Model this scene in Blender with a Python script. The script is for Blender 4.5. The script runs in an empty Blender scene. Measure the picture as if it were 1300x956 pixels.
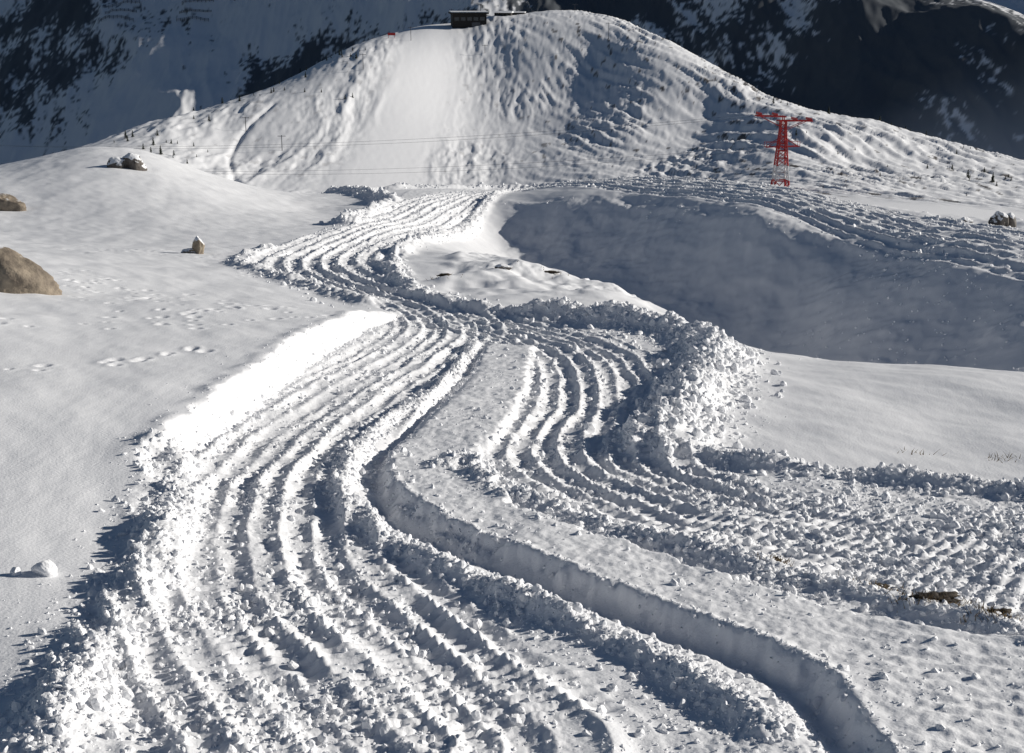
import bpy, math, time
import numpy as np
from mathutils import Vector, Quaternion
t0=time.time()
rng=np.random.default_rng(7)
scene=bpy.context.scene
scene.view_settings.view_transform='Standard'; scene.view_settings.look='None'; scene.view_settings.exposure=0

# ------------------------------------------------------------------ noise
def _h(ix,iy,seed):
    h=(ix.astype(np.int64)*374761393+iy.astype(np.int64)*668265263+seed*974634777)&0xffffffff
    h=((h^(h>>13))*1274126177)&0xffffffff
    h=((h^(h>>15))*2246822519)&0xffffffff
    return h^(h>>16)
_ang=np.linspace(0,2*np.pi,256,endpoint=False)
GX=np.cos(_ang).astype(np.float32);GY=np.sin(_ang).astype(np.float32)
def perlin(x,y,seed=0):
    fx=np.floor(x);fy=np.floor(y);ix=fx.astype(np.int64);iy=fy.astype(np.int64)
    x=(x-fx).astype(np.float32);y=(y-fy).astype(np.float32)
    u=x*x*x*(x*(x*6-15)+10);v=y*y*y*(y*(y*6-15)+10)
    def g(a,b):
        h=_h(ix+a,iy+b,seed)&255
        return GX[h]*(x-a)+GY[h]*(y-b)
    n0=g(0,0);n0=n0+u*(g(1,0)-n0)
    n1=g(0,1);n1=n1+u*(g(1,1)-n1)
    return (n0+v*(n1-n0))*1.5
def fbm(x,y,o=3,seed=0,g=.5):
    s=0;a=1.
    for i in range(o):
        s=s+a*perlin(x*2**i,y*2**i,seed+i*17);a*=g
    return s
def ridged(x,y,o=3,seed=0):
    s=0;a=1.
    for i in range(o):
        s=s+a*(1-2*np.abs(perlin(x*2**i,y*2**i,seed+i*13)));a*=.5
    return s
def worley(x,y,seed=0):
    fx=np.floor(x);fy=np.floor(y);ix=fx.astype(np.int64);iy=fy.astype(np.int64)
    x=(x-fx).astype(np.float32);y=(y-fy).astype(np.float32)
    best=np.full(x.shape,9.,np.float32);val=np.zeros(x.shape,np.float32)
    for a in(-1,0,1):
        for b in(-1,0,1):
            h=_h(ix+a,iy+b,seed)
            px=(h&1023)/1023.*.8+.1+a;py=((h>>10)&1023)/1023.*.8+.1+b
            d=(px-x)**2+(py-y)**2
            m=d<best
            best=np.where(m,d,best);val=np.where(m,((h>>20)&1023)/1023.,val)
    return np.sqrt(best),val
def sm(a,b,x):
    t=np.clip((x-a)/(b-a),0,1);return t*t*(3-2*t)
def smooth_line(pts,n=4):
    P=[np.array(p,float) for p in pts];P=[2*P[0]-P[1]]+P+[2*P[-1]-P[-2]]
    out=[]
    for i in range(1,len(P)-2):
        for k in range(n):
            t=k/n
            out.append(.5*((2*P[i])+(-P[i-1]+P[i+1])*t+(2*P[i-1]-5*P[i]+4*P[i+1]-P[i+2])*t*t+(-P[i-1]+3*P[i]-3*P[i+1]+P[i+2])*t**3))
    out.append(P[-2]);return np.array(out)
def line_dist(x,y,pts,reach=4):
    """signed lateral distance and arc length to a polyline"""
    d=np.full(x.shape,99.);s=np.zeros(x.shape)
    m=(x>pts[:,0].min()-reach)&(x<pts[:,0].max()+reach)&(y>pts[:,1].min()-reach)&(y<pts[:,1].max()+reach)
    xs=x[m];ys=y[m];bd=np.full(xs.shape,99.);bs=np.zeros(xs.shape);sg=np.ones(xs.shape);acc=0
    for i in range(len(pts)-1):
        ax,ay=pts[i];ex,ey=pts[i+1]-pts[i];L2=ex*ex+ey*ey+1e-9;L=math.sqrt(L2)
        t=np.clip(((xs-ax)*ex+(ys-ay)*ey)/L2,0,1)
        dx=xs-ax-t*ex;dy=ys-ay-t*ey;dd=np.sqrt(dx*dx+dy*dy)
        k=dd<bd
        bd=np.where(k,dd,bd);bs=np.where(k,acc+t*L,bs);sg=np.where(k,np.sign(ex*dy-ey*dx),sg);acc+=L
    d[m]=bd*sg;s[m]=bs
    return d,s
def poly_sd(x,y,pts):
    """signed distance to a polygon, positive inside"""
    pts=np.array(pts,float);d=np.full(x.shape,-99.)
    m=(x>pts[:,0].min()-3)&(x<pts[:,0].max()+3)&(y>pts[:,1].min()-3)&(y<pts[:,1].max()+3)
    xs=x[m];ys=y[m];bd=np.full(xs.shape,99.);ins=np.zeros(xs.shape,bool)
    n=len(pts)
    for i in range(n):
        ax,ay=pts[i];bx,by=pts[(i+1)%n];ex,ey=bx-ax,by-ay
        t=np.clip(((xs-ax)*ex+(ys-ay)*ey)/(ex*ex+ey*ey+1e-9),0,1)
        bd=np.minimum(bd,np.hypot(xs-ax-t*ex,ys-ay-t*ey))
        c=((ay>ys)!=(by>ys))&(xs<(bx-ax)*(ys-ay)/(by-ay+1e-12)+ax)
        ins^=c
    d[m]=np.where(ins,bd,-bd);return d

# ------------------------------------------------------------------ plan of the place (metres)
T1=smooth_line([(-.69,8.59),(-1.33,9.92),(-2.32,12.1),(-2.79,14.07),(-3.13,16.73),(-3.11,19.88),(-2.66,24.39),(-1.9,30),(-1.6,35),(-2.5,39.6),(-4.2,43.9),(-6.4,49.9),(-7.7,57),(-7.6,66.3),(-6.7,83.1),(-5.4,104.1),(-2.1,128.2),(2.5,151.6)])
T2=smooth_line([(-6.4,49.9),(-4.2,43.9),(-2.4,39.8),(-.8,36.5),(.7,32.8),(1.55,28.7),(1.5,23.51),(1.05,19.88),(1.1,17.67),(1.9,15.88),(3.2,14.3),(4.6,13.2),(6.5,12.2)])
ROAD=[(-4.06,6.0),(-3.77,8.59),(-3.79,9.87),(-3.77,11.86),(-3.71,13.75),(-4.39,17.19),(-4.22,20.85),(-4.0,28.1),(-3.5,34.4),(-3,37),(-4.2,41),(-6.4,45.6),(-8.7,50.5),(-11,57),(-10.9,67.5),(-9.2,79.2),(-9,108),(-9.6,144),(3.3,152),(-.7,124),(-3.3,98),(-4.6,72),(-4.3,57),(-3.2,46.9),(-1.1,40),(1.07,38),(2.8,37.7),(4.5,36.3),(5.2,31.4),(4.7,28.1),(3.7,24.4),(2.8,20.2),(2.2,19),(2.73,18.7),(3.6,17.8),(4.8,17.4),(6.3,16.5),(7.85,15.7),(12,14),(12,5)]
SLAB=[(-.54,31.4),(.5,30.7),(.3,25.4),(-.12,20.5),(-.53,18.2),(0,15.5),(1.22,13.75),(2.17,12.3),(3.2,11.2),(5,10.2),(7,8.3),(7,5),(2.6,5),(2.4,8.3),(2.3,9.92),(1.37,11.4),(.38,12.9),(-.78,14.75),(-1.52,16.73),(-1.73,18.7),(-1.21,23.5),(-.78,27.4)]
GROOVE=smooth_line([(-.9,30.5),(-.92,26.4),(-1.4,21.9),(-1.84,18.4),(-1.62,16.2),(-.88,14.4),(.22,12.75),(1.22,11.3),(2.12,9.85),(2.3,8.3)])
# (points, height, half width, lump scale, chunks per metre, smallest, largest radius)
BANKS={
 'left':([(-3.1,8),(-3.25,9.4),(-3.42,11),(-3.56,13.2),(-3.94,15.5),(-4.44,17.67)],.2,.28,1.0,380,.012,.058),
 'wall':([(-4.3,17.67),(-4.05,20.85),(-3.8,28.1),(-3.3,34.4),(-2.8,36.6)],.04,.2,.8,70,.015,.045),
 'heap':([(1.0,37.3),(1.9,36.6),(2.9,35.2),(4.1,33.2),(4.35,30),(3.6,25.4),(2.84,21.9),(2.2,19.4)],.5,.58,1.5,340,.025,.11),
 'right':([(1.73,19.9),(1.95,18.7),(2.66,18.5),(3.6,17.8),(4.74,17.3),(6.2,16.4),(7.4,15.9)],.18,.26,1.0,260,.015,.06),
 'groove':([(-.9,31.4),(-1.2,25.4),(-1.88,21.9),(-2.25,18.8),(-2.05,16.3),(-1.3,14.1),(-.3,12.5),(.5,11.3),(1.25,10.2),(1.75,8.9)],.14,.17,1.0,300,.013,.048),
 'lip':([(-.72,27.4),(-1.15,23.5),(-1.66,18.8),(-1.45,16.8),(-.72,14.85),(.44,13.0),(1.43,11.5),(2.36,10),(2.5,8.3)],.03,.07,.6,100,.01,.03),
 'low':([(-.93,17.67),(-.52,18.1),(-.1,16.3),(.96,14.75),(1.65,13.9),(2.3,13.1),(3.25,12.1),(4.04,11.2),(4.66,10.2)],.12,.2,1.0,330,.013,.055),
 'corner':([(-4.65,55),(-4.,48.4),(-2.6,42.4),(-1.1,39),(.5,37.5)],.28,.33,1.5,40,.03,.09),
 'farleft':([(-4.1,40.5),(-6.3,45.1),(-8.7,49.9),(-10.9,56),(-11,64)],.12,.4,1.4,20,.03,.09),
 'farbank':([(-4.8,60),(-4.7,72),(-3.4,98),(-.7,124),(2,138)],.3,.45,2,8,.05,.15),
 'farbankl':([(-9.5,82),(-9.6,95),(-9.3,108),(-14,128),(-17,138),(-9,150)],.6,.8,2.5,10,.07,.22),
 'crest':([(-12,140),(-4,148),(3,150),(10,143),(15,134),(20,122)],.5,.8,2.5,12,.07,.22),
 'rnear':([(-.6,113),(8.1,99),(13.8,81),(17.6,71),(18.8,61),(19.8,53)],.08,.6,4,3,.04,.1),
}
RR=smooth_line([(-1,140),(5,125),(12,108),(17.5,92),(20.5,80),(22.5,69),(24,60),(26,50)])

# measured spot heights  (x, y, z)
SPOT=[(-27.1,75,-13.4),(-19.5,70,-12.9),(-14,72,-13.2),(-49.4,100,-13.7),(-39.2,110,-15),(-35.5,118,-14.4),(-30.8,120,-14.8),(-24.6,115,-16.1),(-18.5,112,-17.5),(-14.5,105,-17.4),(-89.5,180,-30),(-64.6,180,-30),(-57.7,190,-32),(-47.3,190,-32.5),(-34.9,180,-31),(-23.5,170,-29.5),(-15.4,140,-21.5),(-7.4,150,-22.6),(-6,220,-36),(12,220,-36),(-26.5,240,-41),
(-11.9,430,-65.8),(-15.2,560,-56.5),(-17.2,640,-41),(-11.5,720,-23.5),(-12.9,800,-43),(-16,1000,-90),(-44,400,-61),(-56.5,520,-53),(-68.7,640,-34.5),(-86,800,-64),(-41.1,700,-27.5),(-73.3,380,-57),(-90,470,-57.8),(-103,560,-49.3),(-144,750,-96),(-110,400,-54.6),(-127,520,-53.5),(-144,480,-58.6),(-157,440,-61),(-181,600,-87),(23,420,-60.8),(32.4,600,-44.5),(19.2,720,-21.5),(47.2,690,-24.0),(66,640,-30.4),(59.5,850,-59),(55,400,-57.9),(70.7,520,-52.5),(78.5,600,-37.5),(86.5,560,-42.8),(102,750,-76),(57.8,300,-45.8),(76.7,400,-52),(95,510,-48.3),(124,650,-85),(103.6,420,-54.6),(115,380,-55.6),(122,330,-53),(74.4,300,-46),(66.8,220,-35.8),(66.8,180,-31),(127,510,-52.6),(144,480,-57.4),(165.4,450,-60.6),(196.7,420,-63),(173,700,-100),(240,650,-110),
(-500,1150,-205),(-100,1200,-205),(300,1150,-205),(600,1200,-205),
(-.6,112,-18),(8.1,98,-16.2),(13.8,80,-14.2),(17.6,70,-13.6),(18.5,60,-12.7),(19.6,52,-11.9),(27.9,75,-13.4),(23.6,95,-15.6),(20.7,125,-19),(4.4,160,-23.6),(12,145,-21.8),(25.6,84,-14.4),(32.2,68,-12.9),(20.3,42,-10.9),
(4,105,-17.0),(11,89,-15.2),(15.9,75,-13.9),
(-1.2,104,-18.8),(.5,95.5,-19.2),(6.7,79,-17.9),(10.0,67.6,-17.4),(11.2,57.6,-16.5),(12.3,49.6,-15.3),(13,43,-13.5),
(4.6,96,-18.1),(10.3,79.3,-16.3),(13.8,68.7,-15.8),(14.8,58.8,-14.9),(16.2,50.8,-13.8),
(-2.2,86,-16.6),(-1.9,74,-14.7),(1.6,72,-15.6),(3.2,60,-13.3),(6.2,60,-15.3),(6.3,50,-12.7),(4.2,52,-11.6),(8,44,-12.2),(16,38,-11.2),
(5.1,30,-8.1),(7.4,29,-8),(8.8,28,-7.8),(10.3,27,-7.7),(12.2,25,-7.35),(4.5,22.5,-7),(6.7,21.2,-6.9),(7.8,20,-6.7),
(-2.8,56,-11.2),(-.97,58,-11.6),(1.46,52,-11),(1.1,40,-9.4),(-1.2,43.5,-9.85),(2.9,40,-9.4)]
SPOT+=[(x,1500,-192) for x in(-780,-534,-288,-41,205,452,780)]+[(x,1850,-99) for x in(-950,-650,-350,-50,250,550,950)]+[(x,2400,160) for x in(-1186,-812,-437,-62,312,686,1186)]+[(x,3000,520) for x in(-1400,-500,400,1400)]
def zb(y):
    y=np.asarray(y,float)
    return -np.where(y<35,3.9+.14*y,np.where(y<150,8.8+.12*(y-35),np.where(y<400,22.6+.1*(y-150),47.6+.03*(np.minimum(y,900)-400))))
OFF=[(x,y,0) for x,y in T1[::5]]+[(x,y,0) for x,y in T2[12::6]]+[(0,3,0),(-5,4,0),(5,4,0),(9,9,0),(6,14,0),(4,9,0),(-4.4,8.6,-.1),(-8,8,-.1),(-5,12,.1),(-6.5,17.7,.25),(-7,24,.25),(-11,24,.7),(-7,34,.3),(-11,34,.7),(-15,40,1.1),(-8,44,.2),(-14,55,.2),(-20,50,1.0),(9,16,0),(12,12,0)]
CP=np.array([(x,y,(z-float(zb(y)))/(y+6)) for x,y,z in SPOT]+[(x,y,o/(y+6)) for x,y,o in OFF])
cq=np.stack([CP[:,0]/(CP[:,1]+6)*3,np.log(CP[:,1]+6)],1)
def K(r2): return .5*r2*np.log(r2+1e-9)
n=len(CP)
A=np.zeros((n+3,n+3));r2=((cq[:,None]-cq[None])**2).sum(-1);A[:n,:n]=K(r2)+np.eye(n)*1e-4
A[:n,n]=1;A[:n,n+1:]=cq;A[n,:n]=1;A[n+1:,:n]=cq.T
wts=np.linalg.solve(A,np.concatenate([CP[:,2],[0,0,0]]))
def base(x,y):
    q0=x/(y+6)*3;q1=np.log(y+6);o=wts[n]+wts[n+1]*q0+wts[n+2]*q1
    for i in range(n):
        o=o+wts[i]*K((q0-cq[i,0])**2+(q1-cq[i,1])**2)
    return o*(y+6)+zb(y)

# ------------------------------------------------------------------ ground grid
NC=1000
ry=np.concatenate([np.geomspace(3.5,7.5,40,endpoint=False),np.geomspace(7.5,170,1300,endpoint=False),np.geomspace(170,1100,400,endpoint=False),np.geomspace(1100,3100,380)])
s_=np.linspace(-1,1,NC);wc=.4*s_+.25*s_**3
NR=len(ry)
Y=np.repeat(ry[:,None],NC,1);X=wc[None]*(Y+6)
Z=np.zeros_like(X)
for i in range(0,NR,100): Z[i:i+100]=base(X[i:i+100],Y[i:i+100])
nn=int(np.searchsorted(ry,170))
x=X[:nn];y=Y[:nn];z=np.zeros_like(x)
# left shoulder above the cut
xl=np.interp(y,[r[1] for r in ROAD[:10]],[r[0] for r in ROAD[:10]])
xl=xl+.12*perlin(y*.9,y*0+3,5)+.04*perlin(y*4,y*0+3,6)
dl=xl-x
wh=np.interp(y,[14,16,18,21,28,34,37,39.5],[0,.12,.36,.54,.58,.46,.2,0])
wl=wh*sm(-.03,.34,dl+.07*perlin(x*2.4,y*2.4,8)+.04*perlin(x*7,y*5,7))*np.exp(-(np.maximum(dl,0)/8)**2)
z+=wl
z+=.06*np.exp(-((dl-.4)/.2)**2)*sm(.1,.4,wh)*(.6+perlin(y*1.2,x*0+2,9))
# soft natural surface
und=fbm(x*.22,y*.16,3,11)*.09*sm(5,30,y)+fbm(x*.9+y*.3,y*.45,2,21)*.018
rd=poly_sd(x,y,ROAD)
rd=rd+.12*perlin(x*1.3,y*1.3,31)+.06*perlin(x*4,y*4,32)
inr=sm(-.12,.2,rd)
z+=und*(1-.6*inr)
z+=(1-inr)*(perlin(x*2.2+y,y*1.1,41)*.008+perlin(x*7,y*3,42)*.003)
lump=inr*.6
slabd=poly_sd(x,y,SLAB)+.09*perlin(x*3,y*3,51)+.06*perlin(x*8,y*8,52)
slab=sm(-.07,.09,slabd)
dG,_=line_dist(x,y,GROOVE,2)
# vehicle tracks
d1,s1=line_dist(x,y,T1,6)
far=sm(34,46,y)
hw=1.65+far*1.4
m1=inr*sm(hw+.3,hw-.3,np.abs(d1))
wob=d1+.06*perlin(s1*.5,d1*.8,61)+.02*perlin(s1*4,d1*3,64)
def ridge(t):
    return 1-2*np.abs(np.sin(np.pi*t))
brk=.4+.8*sm(-.4,.4,perlin(s1*2.2,d1*3,69)+.5*perlin(s1*.5,d1*1.3,79))
tr_near=ridge(wob/.34)*.043*brk+np.cos(2*np.pi*wob/1.1+1)*.03
tr_far=ridge(wob/.72)*.10*(.4+.6*brk)+ridge(wob/.33)*.03*brk
z+=m1*(1-slab)*(tr_near*(1-far)+tr_far*far)*(.8+.5*perlin(s1*.4,d1,62))
z+=m1*(1-slab)*.017*np.cos(2*np.pi*s1/.17+2.5*perlin(s1*.5,d1*2,73))*(1-sm(18,30,y))*(.4+brk)
d2,s2=line_dist(x,y,T2,4)
m2=inr*sm(1.7,1.3,np.abs(d2))*(1-slab)*sm(40,35,y)
wob2=d2+.06*perlin(s2*.6,d2,63)+.02*perlin(s2*4,d2*3,65)
brk2=.4+.8*sm(-.4,.4,perlin(s2*2.2,d2*3,74)+.5*perlin(s2*.5,d2*1.3,80))
z+=m2*(ridge(wob2/.35)*.046*brk2+np.cos(2*np.pi*wob2/1.25)*.025)*(.45+.55*sm(12,17,y))
z+=m2*.017*np.cos(2*np.pi*s2/.17+2.5*perlin(s2*.5,d2*2,77))*(1-sm(20,30,y))
z+=slab*.12
z+=slab*(.008*perlin(x*12,y*12,66)+.012*perlin(x*5,y*5,67)+.02*perlin(x*1.6,y*1.6,75))
tp=slab*sm(2.3,3.3,x)*sm(12.2,11,y)
z+=tp*.008*np.cos(2*np.pi*(x*.45+y*.9)/.24+3*perlin(x*.8,y*.8,78))
lump*=1-.66*slab
z-=.13*np.exp(-(dG/.15)**2)*sm(32,28,y)*(1+.4*perlin(x*2,y*2,68))
# farther road to the right
dR,sR=line_dist(x,y,RR,8)
mR=sm(5.2,4.2,np.abs(dR))*sm(145,130,y)
brR=.3+.9*sm(-.3,.3,perlin(sR*.6,dR*1.1,76))
z+=mR*(ridge((dR+.25*perlin(sR*.08,dR*.3,71))/.8)*.10*brR+np.cos(2*np.pi*dR/2.6)*.05)
lump=np.maximum(lump,mR*.55)
# the hollow: wind-cut texture and the rough shelf
deb=sm(9,12,x)*sm(42,48,y)*sm(80,66,y)*(1-mR)
hol=sm(44,50,y)*sm(112,100,y)*(1-mR)*sm(-1.5,.5,x)
z+=hol*(fbm(x*.12,y*.06,2,84)*.35+fbm(x*.5-y*.2,(x+y)*.28,4,81)*.08+ridged(x*.4+y*.1,y*.16,3,88)*.05)
shelf=sm(-3.2,-2.0,x)*sm(7.5,6,x)*sm(41,45,y)*sm(66,60,y)
z+=shelf*(fbm(x*.35,y*.22,3,85)*.22+.05*perlin(x*1.7,y*1.2,86))
lump=np.maximum(lump,deb*.5*sm(-.1,.4,perlin(x*.25,y*.2,83)))
lump=np.maximum(lump,shelf*.5*sm(-.1,.45,perlin(x*.4,y*.3,87)))
# banks
for bi,(k,(pts,h,w,ls,dens,ra,rb)) in enumerate(BANKS.items()):
    L=smooth_line(pts,3);d,s=line_dist(x,y,L,3*w+1)
    g=np.exp(-(d/w)**2)
    z+=h*g*(.75+.6*perlin(s*.9/ls,d*.8,bi+90))
    lump=np.maximum(lump,1.1*np.exp(-(d/(1.5*w))**2)*(.4 if k in('wall','rnear','lip') else 1))
# broken snow lumps
cl=np.clip(.75+.9*perlin(x*.7,y*.7,101),0.2,1.5)
def domes(sc,seed):
    f,v=worley(x*sc+.3*perlin(x*sc,y*sc,seed+5),y*sc,seed)
    return np.sqrt(np.clip(1-(f/.62)**2,0,1))*(.25+.75*v)
ff=sm(22,45,y)
z+=lump*cl*(domes(3.6,111)*(.03+.04*ff)*sm(.5,1,lump)+(domes(9,112)*.032+domes(18,113)*.022)*(1-.4*ff))
z+=sm(.7,1.1,lump)*ff*domes(1.7,114)*.07+sm(.2,.7,lump)*ff*domes(3.3,116)*.07
z+=lump*fbm(x*1.1,y*1.1,3,115)*.045
# foot marks on the smooth slope
foot=[]
for (a,b,cnt,sp) in [((-14,43),(-5,31.5),90,1.0),((-10.5,27),(-6,30),9,.4),((-8.3,21),(-5.6,25.5),14,.15),((-20,62),(-12,58),60,1.8),((-11,58),(-6,42),18,.6),((-10,36),(-6,30),30,1.1),((4.5,33),(12,29),8,.6)]:
    t=rng.random(cnt)
    for q in t: foot.append((a[0]+(b[0]-a[0])*q+rng.normal()*sp,a[1]+(b[1]-a[1])*q+rng.normal()*sp,rng.uniform(.05,.12)))
for fx_,fy_,fr in foot:
    i0,i1=np.searchsorted(ry,[fy_-.6,fy_+.6])
    q=((x[i0:i1]-fx_)**2+((y[i0:i1]-fy_)*.7)**2)
    z[i0:i1]+=-.04*np.exp(-q/fr**2)+.012*np.exp(-(np.sqrt(q)-fr*1.6)**2/.004)
fade=1-sm(150,170,y)
Z[:nn]+=z*fade
# far relief
i2=int(np.searchsorted(ry,120));x=X[i2:];y=Y[i2:]
hm=sm(200,330,y)*(1-sm(1000,1200,y))
wx=x+4*perlin(x*.02,y*.012,201)+.9*perlin(x*.08,y*.05,211);wy=y+18*perlin(x*.015,y*.01,202)
c,s=math.cos(-.32),math.sin(-.32)
right=sm(-15,35,x)
u_=(wx*c-wy*s);v_=(wx*s+wy*c)
ribs=ridged(u_/8,v_/80,4,203)
ribl=ridged(wx/12,wy/110,4,204)
piste=np.exp(-(((x+38-(y-560)*.02)/15)**4))
patch=.45+.85*sm(-.3,.4,perlin(x/35,y/70,214))
z=hm*patch*(right*(ribs-.6)*.78+(1-right)*(ribl-.6)*.4*(1-.95*piste)+(fbm(x/3,y/9,4,205))*.26*(1-.95*piste)+right*sm(.0,.5,perlin(x/40,y/60,208))*(ridged(x/6,y/12,3,209)-.5)*.45)
z+=hm*(right*(ridged(u_/20,v_/200,2,212)-.5)*.4)
z+=hm*fbm(x/90,y/130,2,210)*.4
z+=hm*(.3+.7*right)*(fbm(x/1.8,y/5,2,213))*.09
gl=smooth_line([(-88,540),(-92,500),(-90,460),(-84,430),(-78,405),(-69,385),(-60,365)])
dg,_=line_dist(x,y,gl,12)
z+=-.65*np.exp(-(dg/1.0)**2)*hm
rr=sm(60,110,x)*sm(150,260,y)*(1-sm(700,800,y))
z+=rr*(ridged(x/9,y/30,3,207)-.5)*.4
mm=sm(1150,1500,y)
lft=sm(150,-250,x)
z+=mm*x*(.2+.07*lft)
uu=(x+.35*(y-1500)+70*perlin(x/400,y/400,311)+25*perlin(x/110,y/110,312))/430+.35
tt=uu-np.floor(uu)
saw=np.where(tt<.6,tt/.6,(1-tt)/.4)
z+=mm*(saw-.5)*430*(.10-.05*lft)
uu=(x-.3*(y-1500)+30*perlin(x/150,y/150,313))/130;tt=uu-np.floor(uu)
z+=mm*(np.where(tt<.6,tt/.6,(1-tt)/.4)-.5)*9
z+=mm*(fbm(x/90,y/160,3,302,.5)*4+(ridged(x/45,y/150,3,303)-.5)*2.2+fbm(x/14,y/30,2,304)*.7)
Z[i2:]+=z

# cover mask: R rock / G forest floor
rockm=np.zeros_like(Z);forest=np.zeros_like(Z)
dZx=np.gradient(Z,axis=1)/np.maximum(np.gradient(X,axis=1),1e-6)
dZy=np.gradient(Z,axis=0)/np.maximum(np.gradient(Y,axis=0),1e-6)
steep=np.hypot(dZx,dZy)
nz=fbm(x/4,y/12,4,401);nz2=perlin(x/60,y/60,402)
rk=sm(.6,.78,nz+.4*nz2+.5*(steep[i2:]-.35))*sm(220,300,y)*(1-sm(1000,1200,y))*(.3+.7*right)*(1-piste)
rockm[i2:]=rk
def woods(x,y):
    left=sm(150,-150,x)
    f=fbm(x/260,y/420,3,404)*1.1+.26-left*.22
    f=f-left*sm(1750,2050,y)*.35+left*sm(1850,1550,y)*1.0+.10*(1-left)
    return f+.5*fbm((x+.2*y)/34,y/110,4,405,.6)
forest[i2:]=mm*.95*sm(.0,.3,woods(x,y)+.5*fbm(x/7,y/12,2,406))
def height(px,py):
    i=np.clip(np.searchsorted(ry,py),1,NR-1)
    i=np.where(np.abs(ry[i-1]-py)<np.abs(ry[i]-py),i-1,i)
    j=np.clip(np.rint(np.interp(px/(ry[i]+6),wc,np.arange(NC))).astype(int),0,NC-1)
    return Z[i,j]

def mesh_from(name,V,F,smooth=True):
    me=bpy.data.meshes.new(name);V=np.asarray(V,np.float32);F=np.asarray(F,np.int32)
    me.vertices.add(len(V));me.vertices.foreach_set('co',V.ravel())
    k=F.shape[1];me.loops.add(F.size);me.polygons.add(len(F))
    me.loops.foreach_set('vertex_index',F.ravel())
    me.polygons.foreach_set('loop_start',np.arange(0,F.size,k,dtype=np.int32))
    me.update(calc_edges=True)
    me.polygons.foreach_set('use_smooth',np.full(len(F),smooth))
    return me
def link(name,me,mat=None):
    o=bpy.data.objects.new(name,me);scene.collection.objects.link(o)
    if mat and me: me.materials.append(mat)
    return o

# ------------------------------------------------------------------ materials
SNOW=(.88,.885,.90)
def newmat(name,col,rough=.7,bump=None,var=None,metal=0,cap=None):
    m=bpy.data.materials.new(name);m.use_nodes=True;nt=m.node_tree;b=nt.nodes['Principled BSDF']
    b.inputs['Base Color'].default_value=(*col,1);b.inputs['Roughness'].default_value=rough;b.inputs['Metallic'].default_value=metal
    tc=nt.nodes.new('ShaderNodeTexCoord');out=None
    if var:
        nz=nt.nodes.new('ShaderNodeTexNoise');nz.inputs['Scale'].default_value=var[0];nz.inputs['Detail'].default_value=6
        r=nt.nodes.new('ShaderNodeValToRGB');r.color_ramp.elements[0].position=.35;r.color_ramp.elements[1].position=.65
        r.color_ramp.elements[0].color=(*var[1],1);r.color_ramp.elements[1].color=(*col,1)
        nt.links.new(tc.outputs['Object'],nz.inputs['Vector']);nt.links.new(nz.outputs['Fac'],r.inputs['Fac']);out=r.outputs['Color']
    if cap is not None and out:
        ge=nt.nodes.new('ShaderNodeNewGeometry');sx=nt.nodes.new('ShaderNodeSeparateXYZ');nt.links.new(ge.outputs['Normal'],sx.inputs['Vector'])
        ad=nt.nodes.new('ShaderNodeMath');ad.operation='MULTIPLY_ADD';nt.links.new(nz.outputs['Fac'],ad.inputs[0]);ad.inputs[1].default_value=.5;nt.links.new(sx.outputs['Z'],ad.inputs[2])
        mr=nt.nodes.new('ShaderNodeMapRange');mr.inputs['From Min'].default_value=cap+.2;mr.inputs['From Max'].default_value=cap+.3;nt.links.new(ad.outputs[0],mr.inputs['Value'])
        mx=nt.nodes.new('ShaderNodeMix');mx.data_type='RGBA';nt.links.new(mr.outputs['Result'],mx.inputs['Factor']);nt.links.new(out,mx.inputs['A']);mx.inputs['B'].default_value=(*SNOW,1);out=mx.outputs['Result']
    if out: nt.links.new(out,b.inputs['Base Color'])
    if bump:
        n2=nt.nodes.new('ShaderNodeTexNoise');n2.inputs['Scale'].default_value=bump[0];n2.inputs['Detail'].default_value=5
        bp=nt.nodes.new('ShaderNodeBump');bp.inputs['Strength'].default_value=bump[1];bp.inputs['Distance'].default_value=bump[2]
        nt.links.new(tc.outputs['Object'],n2.inputs['Vector']);nt.links.new(n2.outputs['Fac'],bp.inputs['Height']);nt.links.new(bp.outputs['Normal'],b.inputs['Normal'])
    return m
snow=newmat('snow',SNOW,.6,bump=(50,.7,.012))
gm=newmat('snow_ground',SNOW,.6,bump=(28,.5,.015))
nt=gm.node_tree;b=nt.nodes['Principled BSDF']
at=nt.nodes.new('ShaderNodeAttribute');at.attribute_name='cover'
sep=nt.nodes.new('ShaderNodeSeparateColor');nt.links.new(at.outputs['Color'],sep.inputs['Color'])
def mix(fac,a,bb):
    m=nt.nodes.new('ShaderNodeMix');m.data_type='RGBA';nt.links.new(fac,m.inputs['Factor'])
    if isinstance(a,tuple): m.inputs['A'].default_value=(*a,1)
    else: nt.links.new(a,m.inputs['A'])
    m.inputs['B'].default_value=(*bb,1);return m.outputs['Result']
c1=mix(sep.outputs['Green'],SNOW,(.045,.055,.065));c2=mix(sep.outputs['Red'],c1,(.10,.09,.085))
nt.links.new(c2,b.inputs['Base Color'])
rock=newmat('rock',(.34,.28,.21),.85,bump=(5,.9,.06),var=(3,(.16,.13,.10)),cap=1.0)
darkrock=newmat('dark_rock',(.15,.135,.12),.85,bump=(5,.8,.05),var=(3,(.06,.05,.045)),cap=.45)
palerock=newmat('pale_rock',(.36,.30,.22),.85,bump=(8,.8,.03),var=(5,(.2,.16,.12)),cap=.45)
red=newmat('red_paint',(.48,.016,.016),.5,var=(2,(.38,.013,.013)));white=newmat('white_paint',(.7,.7,.7),.5,var=(2,(.55,.55,.55)))
steel=newmat('dark_steel',(.12,.12,.13),.5,var=(3,(.08,.08,.09)),metal=.5)
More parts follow.
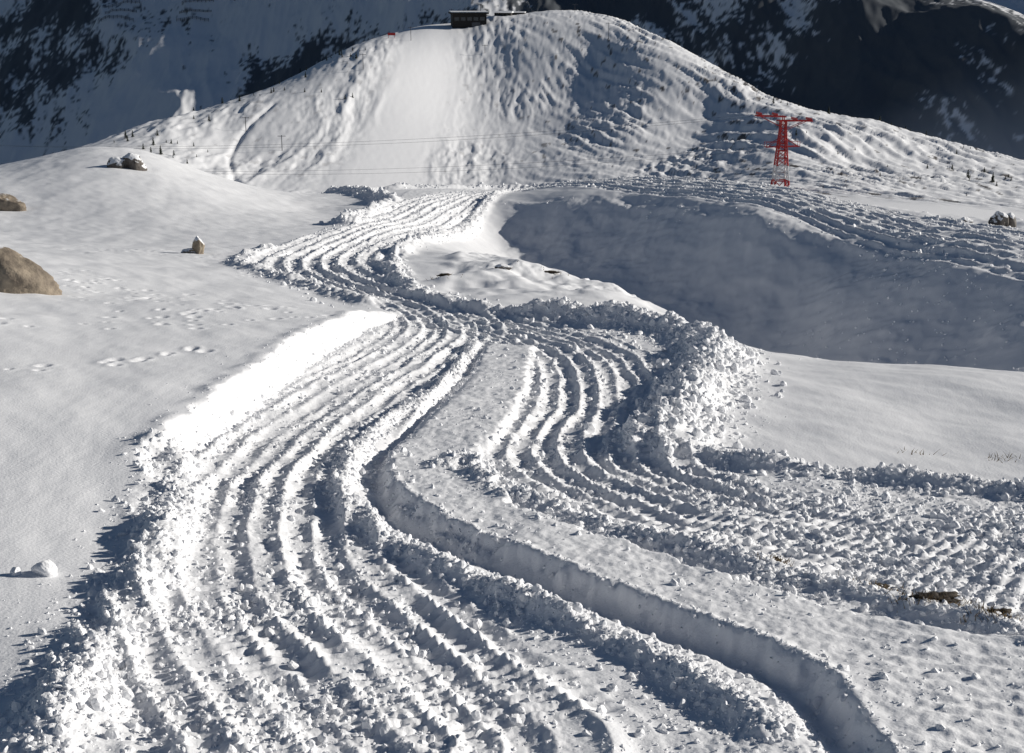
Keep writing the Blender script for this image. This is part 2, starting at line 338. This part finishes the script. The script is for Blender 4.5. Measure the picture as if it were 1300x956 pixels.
wood=newmat('dark_wood',(.022,.018,.016),.8,var=(4,(.014,.012,.011)));glass=newmat('window_glass',(.03,.04,.05),.1,var=(1,(.02,.03,.04)))
needle=newmat('pine_needles',(.03,.042,.028),.9,var=(2,(.015,.023,.016)));bark=newmat('bark',(.08,.06,.045),.9,var=(4,(.05,.04,.03)))
straw=newmat('dry_grass',(.30,.21,.10),.9,var=(9,(.16,.11,.06)))
soil=newmat('dark_soil',(.06,.045,.03),.9,bump=(20,.8,.03),var=(9,(.03,.022,.016)))

idx=np.arange(NR*NC).reshape(NR,NC)
F=np.stack([idx[:-1,:-1],idx[:-1,1:],idx[1:,1:],idx[1:,:-1]],-1).reshape(-1,4)
me=mesh_from('ground',np.stack([X,Y,Z],-1).reshape(-1,3),F)
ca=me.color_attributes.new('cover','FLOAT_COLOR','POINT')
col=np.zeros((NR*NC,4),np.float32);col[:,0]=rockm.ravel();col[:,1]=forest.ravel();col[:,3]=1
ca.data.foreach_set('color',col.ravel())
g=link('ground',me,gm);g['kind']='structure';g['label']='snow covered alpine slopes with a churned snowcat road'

# ------------------------------------------------------------------ snow chunks
import bmesh
def ico(sub):
    bm=bmesh.new();bmesh.ops.create_icosphere(bm,subdivisions=sub,radius=1)
    V=np.array([v.co[:] for v in bm.verts]);Fc=np.array([[v.index for v in f.verts] for f in bm.faces]);bm.free();return V,Fc
def blocks(sub,nT,nplane,seed):
    V,Fc=ico(sub);r=np.random.default_rng(seed);out=[]
    for _ in range(nT):
        N=r.normal(size=(nplane,3));N/=np.linalg.norm(N,axis=1)[:,None];D=r.uniform(.4,1,nplane)
        dt=V@N.T;rad=np.where(dt>.05,D/np.maximum(dt,.05),9)
        rad=-np.log(np.exp(-10*np.minimum(rad,1.3)).sum(1)+np.exp(-10*1.1))/10+.08
        W=V*rad[:,None]*r.uniform(.6,1.25,3)+r.normal(size=V.shape)*.035
        out.append(W)
    return np.array(out),Fc
def scatter(name,P,R,sub,smooth,mat,label,seed,lift=.0):
    T,Fc=blocks(sub,32,10,seed);k=T.shape[1];N=len(P);r=np.random.default_rng(seed)
    q=r.normal(size=(N,4));q/=np.linalg.norm(q,axis=1)[:,None];w_,a,b_,c_=q.T
    M=np.stack([1-2*(b_*b_+c_*c_),2*(a*b_-c_*w_),2*(a*c_+b_*w_),2*(a*b_+c_*w_),1-2*(a*a+c_*c_),2*(b_*c_-a*w_),2*(a*c_-b_*w_),2*(b_*c_+a*w_),1-2*(a*a+b_*b_)],-1).reshape(N,3,3)
    V=np.einsum('nij,nkj->nki',M,T[r.integers(0,32,N)])*R[:,None,None]
    Pz=np.stack([P[:,0],P[:,1],height(P[:,0],P[:,1])+R*r.uniform(lift-.3,lift+.3,N)],-1)
    V=(V+Pz[:,None]).reshape(-1,3)
    Fa=(Fc[None]+np.arange(N)[:,None,None]*k).reshape(-1,3)
    o=link(name,mesh_from(name,V,Fa,smooth),mat);o['kind']='stuff';o['label']=label
    return o
pts=[];rad=[]
M=210000
cx=rng.uniform(-5,10,M);cy=6.5*np.exp(rng.random(M)*math.log(38/6.5))
ok=np.abs(cx/(cy+1))<.46
cx=cx[ok];cy=cy[ok]
a=poly_sd(cx,cy,ROAD);sl=poly_sd(cx,cy,SLAB);gd,_=line_dist(cx,cy,GROOVE,2)
dens=(a>-.1)*(.13+.38*sm(-.1,.6,perlin(cx*.8,cy*.8,501)))*np.where(sl>-.02,.25,1)*np.where(np.abs(gd)<.2,.7,1)
dens=dens*np.where(cy>20,.7,1)
ok=rng.random(len(cx))<dens
cx=cx[ok];cy=cy[ok];rr_=np.clip(.0085*(1-rng.random(len(cx)))**-.45,0,.045)*(1+cy/50)
pts.append(np.stack([cx,cy],1));rad.append(rr_)
for (x0,x1,y0,y1,nn_,ra,rb) in[(2,8,12,16.8,7000,.012,.06),(-3.4,-.8,7,12,2600,.012,.05)]:
    px=rng.uniform(x0,x1,nn_);py=rng.uniform(y0,y1,nn_);k=(perlin(px*.9,py*.9,502)>-.15)&(poly_sd(px,py,SLAB)<-.05)&(poly_sd(px,py,ROAD)>0)
    pts.append(np.stack([px[k],py[k]],1));rad.append(ra+(rb-ra)*rng.random(k.sum())**3.5)
for k,(p_,h,w,ls,dn,ra,rb) in BANKS.items():
    L=smooth_line(p_,6);seg=np.linalg.norm(np.diff(L,axis=0),axis=1);cum=np.concatenate([[0],np.cumsum(seg)])
    N=int(cum[-1]*dn);t=rng.random(N)*cum[-1]
    bx=np.interp(t,cum,L[:,0])+rng.normal(size=N)*w*.85;by=np.interp(t,cum,L[:,1])+rng.normal(size=N)*w*.85
    u=rng.random(N);rr_=ra*.6+(rb-ra*.6)*u**6
    pts.append(np.stack([bx,by],1));rad.append(rr_)
N=500;t=rng.random(N);cy=9+25*t;pts.append(np.stack([np.interp(cy,[r[1] for r in ROAD[:10]],[r[0] for r in ROAD[:10]])-np.abs(rng.normal(size=N))*.4,cy],1));rad.append(rng.uniform(.008,.025,N))
N=250;pts.append(np.stack([rng.uniform(12,19,N),rng.uniform(44,66,N)],1));rad.append(rng.uniform(.03,.06,N))
N=4500;t=rng.random(N);cy=38+t**.7*100;pts.append(np.stack([np.interp(cy,T1[:,1],T1[:,0])+rng.uniform(-3.2,2.9,N),cy],1));rad.append(.03+.09*rng.random(N)**4)
N=4000;cy=48+rng.random(N)*90;o_=np.argsort(RR[:,1]);pts.append(np.stack([np.interp(cy,RR[o_,1],RR[o_,0])+rng.uniform(-5,5,N),cy],1));rad.append(.03+.12*rng.random(N)**4)
P=np.concatenate(pts);R=np.concatenate(rad)
sm_=R<.032
scatter('snow_crumbs',P[sm_],R[sm_],1,False,snow,'loose white snow crumbs scattered over the churned road',3)
scatter('snow_chunks',P[~sm_],R[~sm_],2,False,snow,'broken white snow chunks heaped along the road edges',4)

# ------------------------------------------------------------------ helper builders
def bm_obj(name,bm,mat,parent=None,smooth=False):
    me=bpy.data.meshes.new(name);bm.to_mesh(me);bm.free()
    for p_ in me.polygons:p_.use_smooth=smooth
    o=link(name,me,mat)
    if parent:o.parent=parent
    return o
def bar(bm,a,b,t=.1,t2=None):
    a=Vector(a);b=Vector(b);d=b-a;L=d.length;q=d.to_track_quat('Z','Y')
    r=bmesh.ops.create_cube(bm,size=1)['verts']
    for v in r:
        v.co=q@Vector((v.co.x*t,v.co.y*(t2 or t),(v.co.z+.5)*L))+a
def box(bm,c,s_):
    r=bmesh.ops.create_cube(bm,size=1)['verts']
    for v in r:v.co=Vector((v.co.x*s_[0]+c[0],v.co.y*s_[1]+c[1],v.co.z*s_[2]+c[2]))
def empty(name,loc,label,cat,rot=0):
    o=bpy.data.objects.new(name,None);scene.collection.objects.link(o);o.location=loc;o.rotation_euler[2]=rot
    o['label']=label;o['category']=cat;return o
def H(x_,y_): return float(height(np.array([x_]),np.array([y_]))[0])
from mathutils import noise as mn
def rock_obj(name,x_,y_,size,seed,label,mat,sink=.45,cat='rock',rough=1.,tilt=0):
    bm=bmesh.new();bmesh.ops.create_icosphere(bm,subdivisions=5,radius=1);r=np.random.default_rng(seed)
    N=r.normal(size=(9,3));N/=np.linalg.norm(N,axis=1)[:,None];D=r.uniform(.6,.95,9)
    for v in bm.verts:
        d=v.co.normalized();dt=N@np.array(d);rad=min([D[i]/dt[i] for i in range(9) if dt[i]>.05]+[1.05])
        rad+=rough*(.10*mn.noise(d*2.2+Vector((seed,0,0)))+.05*(.5-abs(mn.noise(d*5)))+.03*mn.noise(d*14))
        v.co=Vector((d.x*rad*size[0],d.y*rad*size[1],d.z*rad*size[2]))
    o=bm_obj(name,bm,mat,smooth=True);o.location=(x_,y_,H(x_,y_)+size[2]*(.8-2*sink+.1));o.rotation_euler[1]=tilt
    o['label']=label;o['category']=cat;return o
rock_obj('rock',-12.65,35.2,(1.3,.9,.85),6,'large grey brown angular boulder sunk into smooth snow',rock,.36,rough=1.0,tilt=.3)
rock_obj('rock',-30.2,84,(1.5,.9,1.1),8,'brown grey boulder half buried in snow',rock,.42)
rock_obj('rock',-27.2,103,(.9,.8,.95),12,'dark snow capped rock on a snow ridge',darkrock,.4)
rock_obj('rock',-28.2,103,(1.2,.9,.7),15,'low dark rock beside a snow capped boulder',darkrock,.42)
rock_obj('rock',-13.3,60,(.26,.24,.55),17,'upright pale brown stone dusted with snow',palerock,.3)
rock_obj('rock',-13.65,60.1,(.4,.3,.22),18,'flat pale brown stone half buried in snow',palerock,.4)
rock_obj('rock',25.7,75,(.5,.5,.6),21,'dark stone on the edge of the snow road',darkrock,.3)
rock_obj('rock',26.6,76,(.35,.4,.65),23,'dark stone on the edge of the snow road',darkrock,.3)
rock_obj('rock',24.6,77,(.35,.3,.3),24,'flat dark stone on the edge of the snow road',darkrock,.3)
for i in range(5):
    xx=22+rng.random()*22;yy=100+rng.random()*60
    rock_obj('rock',xx,yy,(.4+rng.random()*.5,.4,.15+.2*rng.random()),40+i,'dark stone half buried in smooth snow',darkrock)
rock_obj('rock',2.3,47.5,(.25,.2,.12),51,'small snow dusted stone beside the shaded hollow',darkrock,.3)
rock_obj('rock',4.4,55,(.5,.3,.22),52,'small snow dusted stone beside the shaded hollow',darkrock,.3)
rock_obj('rock',-.3,51,(.3,.2,.12),53,'small snow dusted stone beside the shaded hollow',darkrock,.3)
rock_obj('rock',2.9,57,(.3,.25,.15),54,'small snow dusted stone beside the shaded hollow',darkrock,.3)
rock_obj('snow_chunk',-4.45,12.6,(.11,.10,.11),31,'rounded white snow lump lying on smooth snow',snow,.25,cat='snow chunk')
rock_obj('snow_chunk',-4.7,12.55,(.06,.05,.05),32,'small white snow lump lying on smooth snow',snow,.25,cat='snow chunk')

# grass
bm=bmesh.new()
for gx,gy,gn,sp in [(3.75,11.75,300,.11),(4.15,11.2,160,.09),(3.4,12.25,110,.07),(2.6,13.1,70,.05),(5.7,19.2,18,.1),(6.8,18.8,30,.12),(1.4,52,16,.3),(-2.3,48,16,.2),(4.5,10.7,70,.08)]:
    for _ in range(gn):
        px=gx+rng.normal()*sp*1.5;py=gy+rng.normal()*sp;pz=H(px,py)-.01;L=rng.uniform(.03,.09)*(1+gy/100);a_=rng.uniform(0,6.28);l_=rng.uniform(.3,1.2)
        tip=Vector((px+math.cos(a_)*L*l_,py+math.sin(a_)*L*l_,pz+L));w_=.003*(1+gy/15)
        v1=bm.verts.new((px-w_,py,pz));v2=bm.verts.new((px+w_,py,pz));v3=bm.verts.new(tip);bm.faces.new((v1,v2,v3))
o=bm_obj('dry_grass',bm,straw);o['kind']='stuff';o['label']='withered brown grass blades poking through thin snow'
bm=bmesh.new()
for gx,gy,a1,b1 in [(3.75,11.7,.19,.09),(4.15,11.2,.11,.06),(3.4,12.25,.08,.04),(1.4,52,.3,.12),(-2.3,48,.2,.1),(2.6,13.1,.05,.03)]:
    r=bmesh.ops.create_icosphere(bm,subdivisions=4,radius=1)['verts'];zz=H(gx,gy)
    for v in r:
        k_=1+.7*mn.noise(v.co*2+Vector((gx,gy,0)))+.3*mn.noise(v.co*6);v.co=Vector((gx+v.co.x*a1*k_,gy+v.co.y*b1*k_,zz+.005+v.co.z*.045*k_))
o=bm_obj('bare_soil',bm,soil,smooth=True);o['kind']='stuff';o['label']='patches of dark bare soil showing through snow'

# ------------------------------------------------------------------ cableway pylon
bx,by=56.2,300.;bz=H(bx,by)-.8
py_=empty('cableway_pylon',(bx,by,bz),'red and white lattice cableway pylon standing on snow','pylon',.2);py_.scale=(1.08,1.08,1.1)
def hwid(h): return 1.6-1.05*min(h/13,1)
def lattice(h0,h1,nseg,t):
    bm=bmesh.new();hs=np.linspace(h0,h1,nseg+1)
    for i in range(nseg):
        a,b_=hs[i],hs[i+1];wa,wb=hwid(a),hwid(b_)
        ca=[(-wa,-wa*.7),(wa,-wa*.7),(wa,wa*.7),(-wa,wa*.7)];cb=[(-wb,-wb*.7),(wb,-wb*.7),(wb,wb*.7),(-wb,wb*.7)]
        for k in range(4):
            bar(bm,(*ca[k],a),(*cb[k],b_),t*1.5);k2=(k+1)%4
            bar(bm,(*ca[k],a),(*cb[k2],b_),t*.7);bar(bm,(*ca[k2],a),(*cb[k],b_),t*.7);bar(bm,(*cb[k],b_),(*cb[k2],b_),t)
    return bm
bm_obj('foot_section',lattice(0,3.2,1,.18),red,py_)
bm_obj('lower_lattice',lattice(3.2,6.0,2,.14),white,py_)
bm_obj('upper_lattice',lattice(6.0,14.4,6,.14),red,py_)
bm=bmesh.new();box(bm,(0,0,9.6),(6.8,1.2,.13))
for xx in(-3.4,3.4):
    for s2_ in(-1,1): bar(bm,(xx,s2_*.55,9.6),(xx,s2_*.55,10.5),.07)
for s2_ in(-1,1): bar(bm,(-3.4,s2_*.55,10.5),(3.4,s2_*.55,10.5),.07);bar(bm,(-3.2,s2_*.5,9.6),(0,s2_*.5,11.5),.09);bar(bm,(3.2,s2_*.5,9.6),(0,s2_*.5,11.5),.09)
bm_obj('service_platform',bm,red,py_)
bm=bmesh.new()
for s2_ in(-.5,.5):
    bar(bm,(-5.6,s2_,15.5),(.4,s2_,15.2),.15,.24);bar(bm,(-1.2,s2_,14.5),(5.8,s2_,14.3),.15,.24);bar(bm,(-4.6,s2_,15.3),(-.6,s2_,13.4),.09);bar(bm,(4.6,s2_,14.3),(.6,s2_,12.8),.09)
bar(bm,(-5.6,-.5,15.5),(-5.6,.5,15.5),.15);bar(bm,(5.8,-.5,14.3),(5.8,.5,14.3),.15);bar(bm,(0,-.4,14.2),(0,-.4,15.4),.15);bar(bm,(0,.4,14.2),(0,.4,15.4),.15)
bm_obj('crossarm',bm,red,py_)
for xx,zz in((-5.0,15.75),(-1.8,15.55),(2.2,14.65),(5.2,14.55)):
    bm=bmesh.new();bar(bm,(0,-1.5,0),(0,1.5,0),.14,.2)
    for k in range(5):
        r=bmesh.ops.create_cone(bm,segments=12,radius1=.18,radius2=.18,depth=.12,cap_ends=True)['verts']
        for v in r: v.co=Vector((v.co.z,v.co.x-1.3+k*.65,v.co.y+.2))
    o=bm_obj('roller_battery',bm,red,py_);o.location=(xx,0,zz)
def cable(p0,p1,sag):
    N=40;V=[];Fq=[]
    for i in range(N):
        t=i/(N-1);p_=np.array(p0)*(1-t)+np.array(p1)*t;p_[2]-=sag*4*t*(1-t)
        for k in range(6): V.append(p_+[0,.022*math.cos(k*1.0472),.022*math.sin(k*1.0472)])
    for i in range(N-1):
        for k in range(6): Fq.append([i*6+k,i*6+(k+1)%6,i*6+6+(k+1)%6,i*6+6+k])
    o=link('cable',mesh_from('cable',V,Fq,True),steel)
    o['label']='thin dark steel cable hanging from the red pylon';o['category']='cable';o['group']='cables of the cableway'
for dx,dz in((-5.1,17.3),(-1.9,17.2),(-3.2,10.6),(3.2,10.6)):
    cable((bx+dx,by,bz+dz),(-210+dx*.5,400+dx*3,-46+(dz-12)*.7),7+.3*dx)
# ------------------------------------------------------------------ buildings on the summit
X0,Y0=-20.5,696.;zb_=H(X0,Y0)-2.0
st=empty('mountain_station',(X0,Y0,zb_),'dark timber cable car station with flat snowy roof','building',.12)
bm=bmesh.new();box(bm,(0,0,3.6),(16,11,7.2));bm_obj('wall',bm,wood,st)
bm=bmesh.new();box(bm,(0,0,7.55),(18,13,.7));bm_obj('roof',bm,wood,st)
bm=bmesh.new();box(bm,(0,0,8.1),(17.4,12.4,.4));bmesh.ops.bevel(bm,geom=bm.edges[:],offset=.15,segments=2);bm_obj('roof_snow',bm,snow,st)
for i in range(5):
    bm=bmesh.new();box(bm,(-6+i*3,-5.53,5.0),(2.2,.1,1.6));bm_obj('window',bm,glass,st)
bm=bmesh.new();box(bm,(3,-5.6,2.1),(4,.15,2.6));bm_obj('door',bm,steel,st)
bm=bmesh.new();bar(bm,(6,3,8.2),(6,3,11.5),.25);bar(bm,(4.8,3,11),(7.2,3,11),.15);bm_obj('antenna_mast',bm,steel,st)
for X1,Y1,sc_ in((-4,712,.9),(3.5,715,.6)):
    z1=H(X1,Y1)-.9
    s2b=empty('summit_hut',(X1,Y1,z1),'low dark timber hut with snowy pitched roof','building',-.2);s2b.scale=(sc_,sc_,sc_*.85)
    bm=bmesh.new();box(bm,(0,0,1.6),(9,6,3.2));bm_obj('wall',bm,wood,s2b)
    bm=bmesh.new()
    vs=[bm.verts.new(c_) for c_ in[(-5,-3.6,3.1),(5,-3.6,3.1),(5,3.6,3.1),(-5,3.6,3.1),(-5,0,4.2),(5,0,4.2)]]
    for f_ in((0,1,5,4),(2,3,4,5),(0,4,3),(1,2,5),(0,3,2,1)):bm.faces.new([vs[k] for k in f_])
    bm_obj('roof',bm,snow,s2b)
    for i in range(3):
        bm=bmesh.new();box(bm,(-2.6+i*2.6,-3.03,1.8),(1.2,.08,1.1));bm_obj('window',bm,glass,s2b)
for lx,ly,lh in[(-45,655,6),(-60,590,6),(-12,650,4),(42,640,7),(30,705,4),(8,700,4),(-30,735,8),(-92,500,5),(-75,470,5),(0,712,6)]:
    bm=bmesh.new();bar(bm,(0,0,-.5),(0,0,lh),.2);bar(bm,(-1.3,0,lh-.3),(1.3,0,lh-.3),.15)
    o=bm_obj('lift_pole',bm,steel);o.location=(lx,ly,H(lx,ly));o['label']='dark steel ski lift pole with short crossarm';o['category']='lift pole';o['group']='ski lift poles on the hill'
bm=bmesh.new();box(bm,(0,0,1.8),(3.4,.2,1.1));bar(bm,(-1.4,0,0),(-1.4,0,1.8),.15);bar(bm,(1.4,0,0),(1.4,0,1.8),.15)
o=bm_obj('banner',bm,red);o.location=(-54,660,H(-54,660));o['label']='red banner on two short posts beside the piste';o['category']='banner'

# ------------------------------------------------------------------ pines
def pine_geo(seed,tiers=9,per=9):
    r=np.random.default_rng(seed);bm=bmesh.new()
    for i in range(tiers):
        t=i/tiers;h=.12+.86*t;L=(.26*(1-t)**.8+.02)
        for k in range(per):
            a=r.uniform(0,6.28);l=L*r.uniform(.55,1.15);dr=r.uniform(.02,.09);wd=l*.38
            c_=Vector((math.cos(a),math.sin(a),0));pz=Vector((-c_.y,c_.x,0));hh=h+r.uniform(-.03,.03)
            v=[bm.verts.new(q_) for q_ in(Vector((0,0,hh+.05)),c_*l*.6+pz*wd+Vector((0,0,hh-dr*.5)),c_*l+Vector((0,0,hh-dr)),c_*l*.6-pz*wd+Vector((0,0,hh-dr*.5)))]
            bm.faces.new(v)
    return bm
protos=[]
for s3 in range(4):
    mc=bpy.data.meshes.new('pine_tree');bm=pine_geo(s3)
    r=bmesh.ops.create_cone(bm,segments=7,radius1=.022,radius2=.004,depth=.95,cap_ends=True)['verts']
    for v in r:v.co.z+=.44
    tf={f for v in r for f in v.link_faces}
    for f in tf:f.material_index=1
    bm.to_mesh(mc);bm.free();mc.materials.append(needle);mc.materials.append(bark);protos.append(mc)
def grove(n_,x0,x1,y0,y1,thr,seed,sc):
    xs=rng.uniform(x0,x1,n_);ys=rng.uniform(y0,y1,n_);k=fbm(xs/sc,ys/sc,3,seed)>thr
    return list(zip(xs[k],ys[k]))
def seen(x_,y_,h_):
    zt=H(x_,y_)+h_;t=np.linspace(.25,.97,80);return bool(np.all(height(x_*t,y_*t)<zt*t+.0)) 
cand=grove(700,-190,-95,400,580,0.1,601,40)+grove(500,85,200,330,540,0.1,602,30)+grove(200,-110,-60,540,650,.1,603,30)
hs_=[.9+2.2*rng.random()**2 for _ in cand]
cand=[(c_[0],c_[1],h_) for c_,h_ in zip(cand,hs_) if abs(c_[0])/c_[1]<.38 and seen(c_[0],c_[1],h_*.6)]
rng.shuffle(cand);cand=cand[:110]
for cx_,cy_,h_ in cand:
    o=bpy.data.objects.new('pine_tree',protos[rng.integers(4)]);scene.collection.objects.link(o);o.location=(cx_,cy_,H(cx_,cy_)-.1);o.scale=(h_*1.1,h_*1.1,h_);o.rotation_euler[2]=rng.uniform(0,6)
    o['label']='small dark pine tree growing out of snowy slope';o['category']='tree';o['group']='scattered pines on the snowy slopes'
M=120000
fy=rng.uniform(1250,2700,M);fx=rng.uniform(-.42,.42,M)*fy
k=(rng.random(M)<np.clip(sm(-.3,.5,woods(fx,fy)),.08,1));fx=fx[k];fy=fy[k];fz=height(fx,fy)
Tc=[]
for s3 in range(4):
    bm=pine_geo(20+s3,5,5);V=np.array([v.co[:] for v in bm.verts]);Tc.append(V);Fq=np.array([[v.index for v in f.verts] for f in bm.faces]);bm.free()
Tc=np.array(Tc);N=len(fx);hh=rng.uniform(7,20,N);hs=hh*.9
V=Tc[rng.integers(0,4,N)]*np.stack([hs,hs,hh],1)[:,None]+np.stack([fx,fy,fz-.5],1)[:,None]
Fa=(Fq[None]+np.arange(N)[:,None,None]*Tc.shape[1]).reshape(-1,4)
o=link('pine_forest',mesh_from('pine_forest',V.reshape(-1,3),Fa,False),needle);o['kind']='stuff';o['label']='dark conifer forest covering distant snowy mountainsides'
for fx0,fy0,nf in[(-620,2230,3),(-500,2200,4),(-420,2240,3),(400,2180,2)]:
    for j in range(nf):
        bm=bmesh.new();yy=fy0+j*22;z0=H(fx0,yy)
        for q_ in range(9):
            xq=q_*6.;zq=H(fx0+xq,yy)-z0;bar(bm,(xq,0,zq-1),(xq,1,zq+4),.5)
            if q_<8:
                zn=H(fx0+xq+6,yy)-z0
                for hh_ in(1,2.2,3.4):bar(bm,(xq,0,zq+hh_),(xq+6,0,zn+hh_),.45)
        o=bm_obj('avalanche_fence',bm,steel);o.location=(fx0,yy,z0);o['label']='row of dark steel avalanche barriers on steep snow';o['category']='fence';o['group']='avalanche barriers on the mountain'
# ------------------------------------------------------------------ light, sky, camera
EL=math.radians(20.5);AZ=math.radians(76)
w=bpy.data.worlds.new('World');scene.world=w;w.use_nodes=True;nt=w.node_tree
sk=nt.nodes.new('ShaderNodeTexSky');sk.sky_type='NISHITA';sk.sun_disc=False;sk.sun_elevation=EL;sk.sun_rotation=AZ;sk.altitude=2000;sk.dust_density=.2;sk.ozone_density=2
bg=nt.nodes['Background'];bg.inputs['Strength'].default_value=.05*.8;nt.links.new(sk.outputs['Color'],bg.inputs['Color'])
Ld=Vector((math.sin(AZ)*math.cos(EL),math.cos(AZ)*math.cos(EL),math.sin(EL)))
sl_=bpy.data.lights.new('sun','SUN');sl_.energy=4.8;sl_.angle=math.radians(.5);sl_.color=(1,.95,.875)
so=bpy.data.objects.new('sun',sl_);scene.collection.objects.link(so);so.rotation_euler=Ld.to_track_quat('Z','Y').to_euler();so.location=(50,20,40)
cam=bpy.data.cameras.new('camera');co=bpy.data.objects.new('camera',cam);scene.collection.objects.link(co)
cam.lens=50.4;cam.sensor_width=36;cam.clip_start=.1;cam.clip_end=9000
co.location=(0,0,0);co.rotation_euler=(math.radians(74),0,0);scene.camera=co
print('done',time.time()-t0)
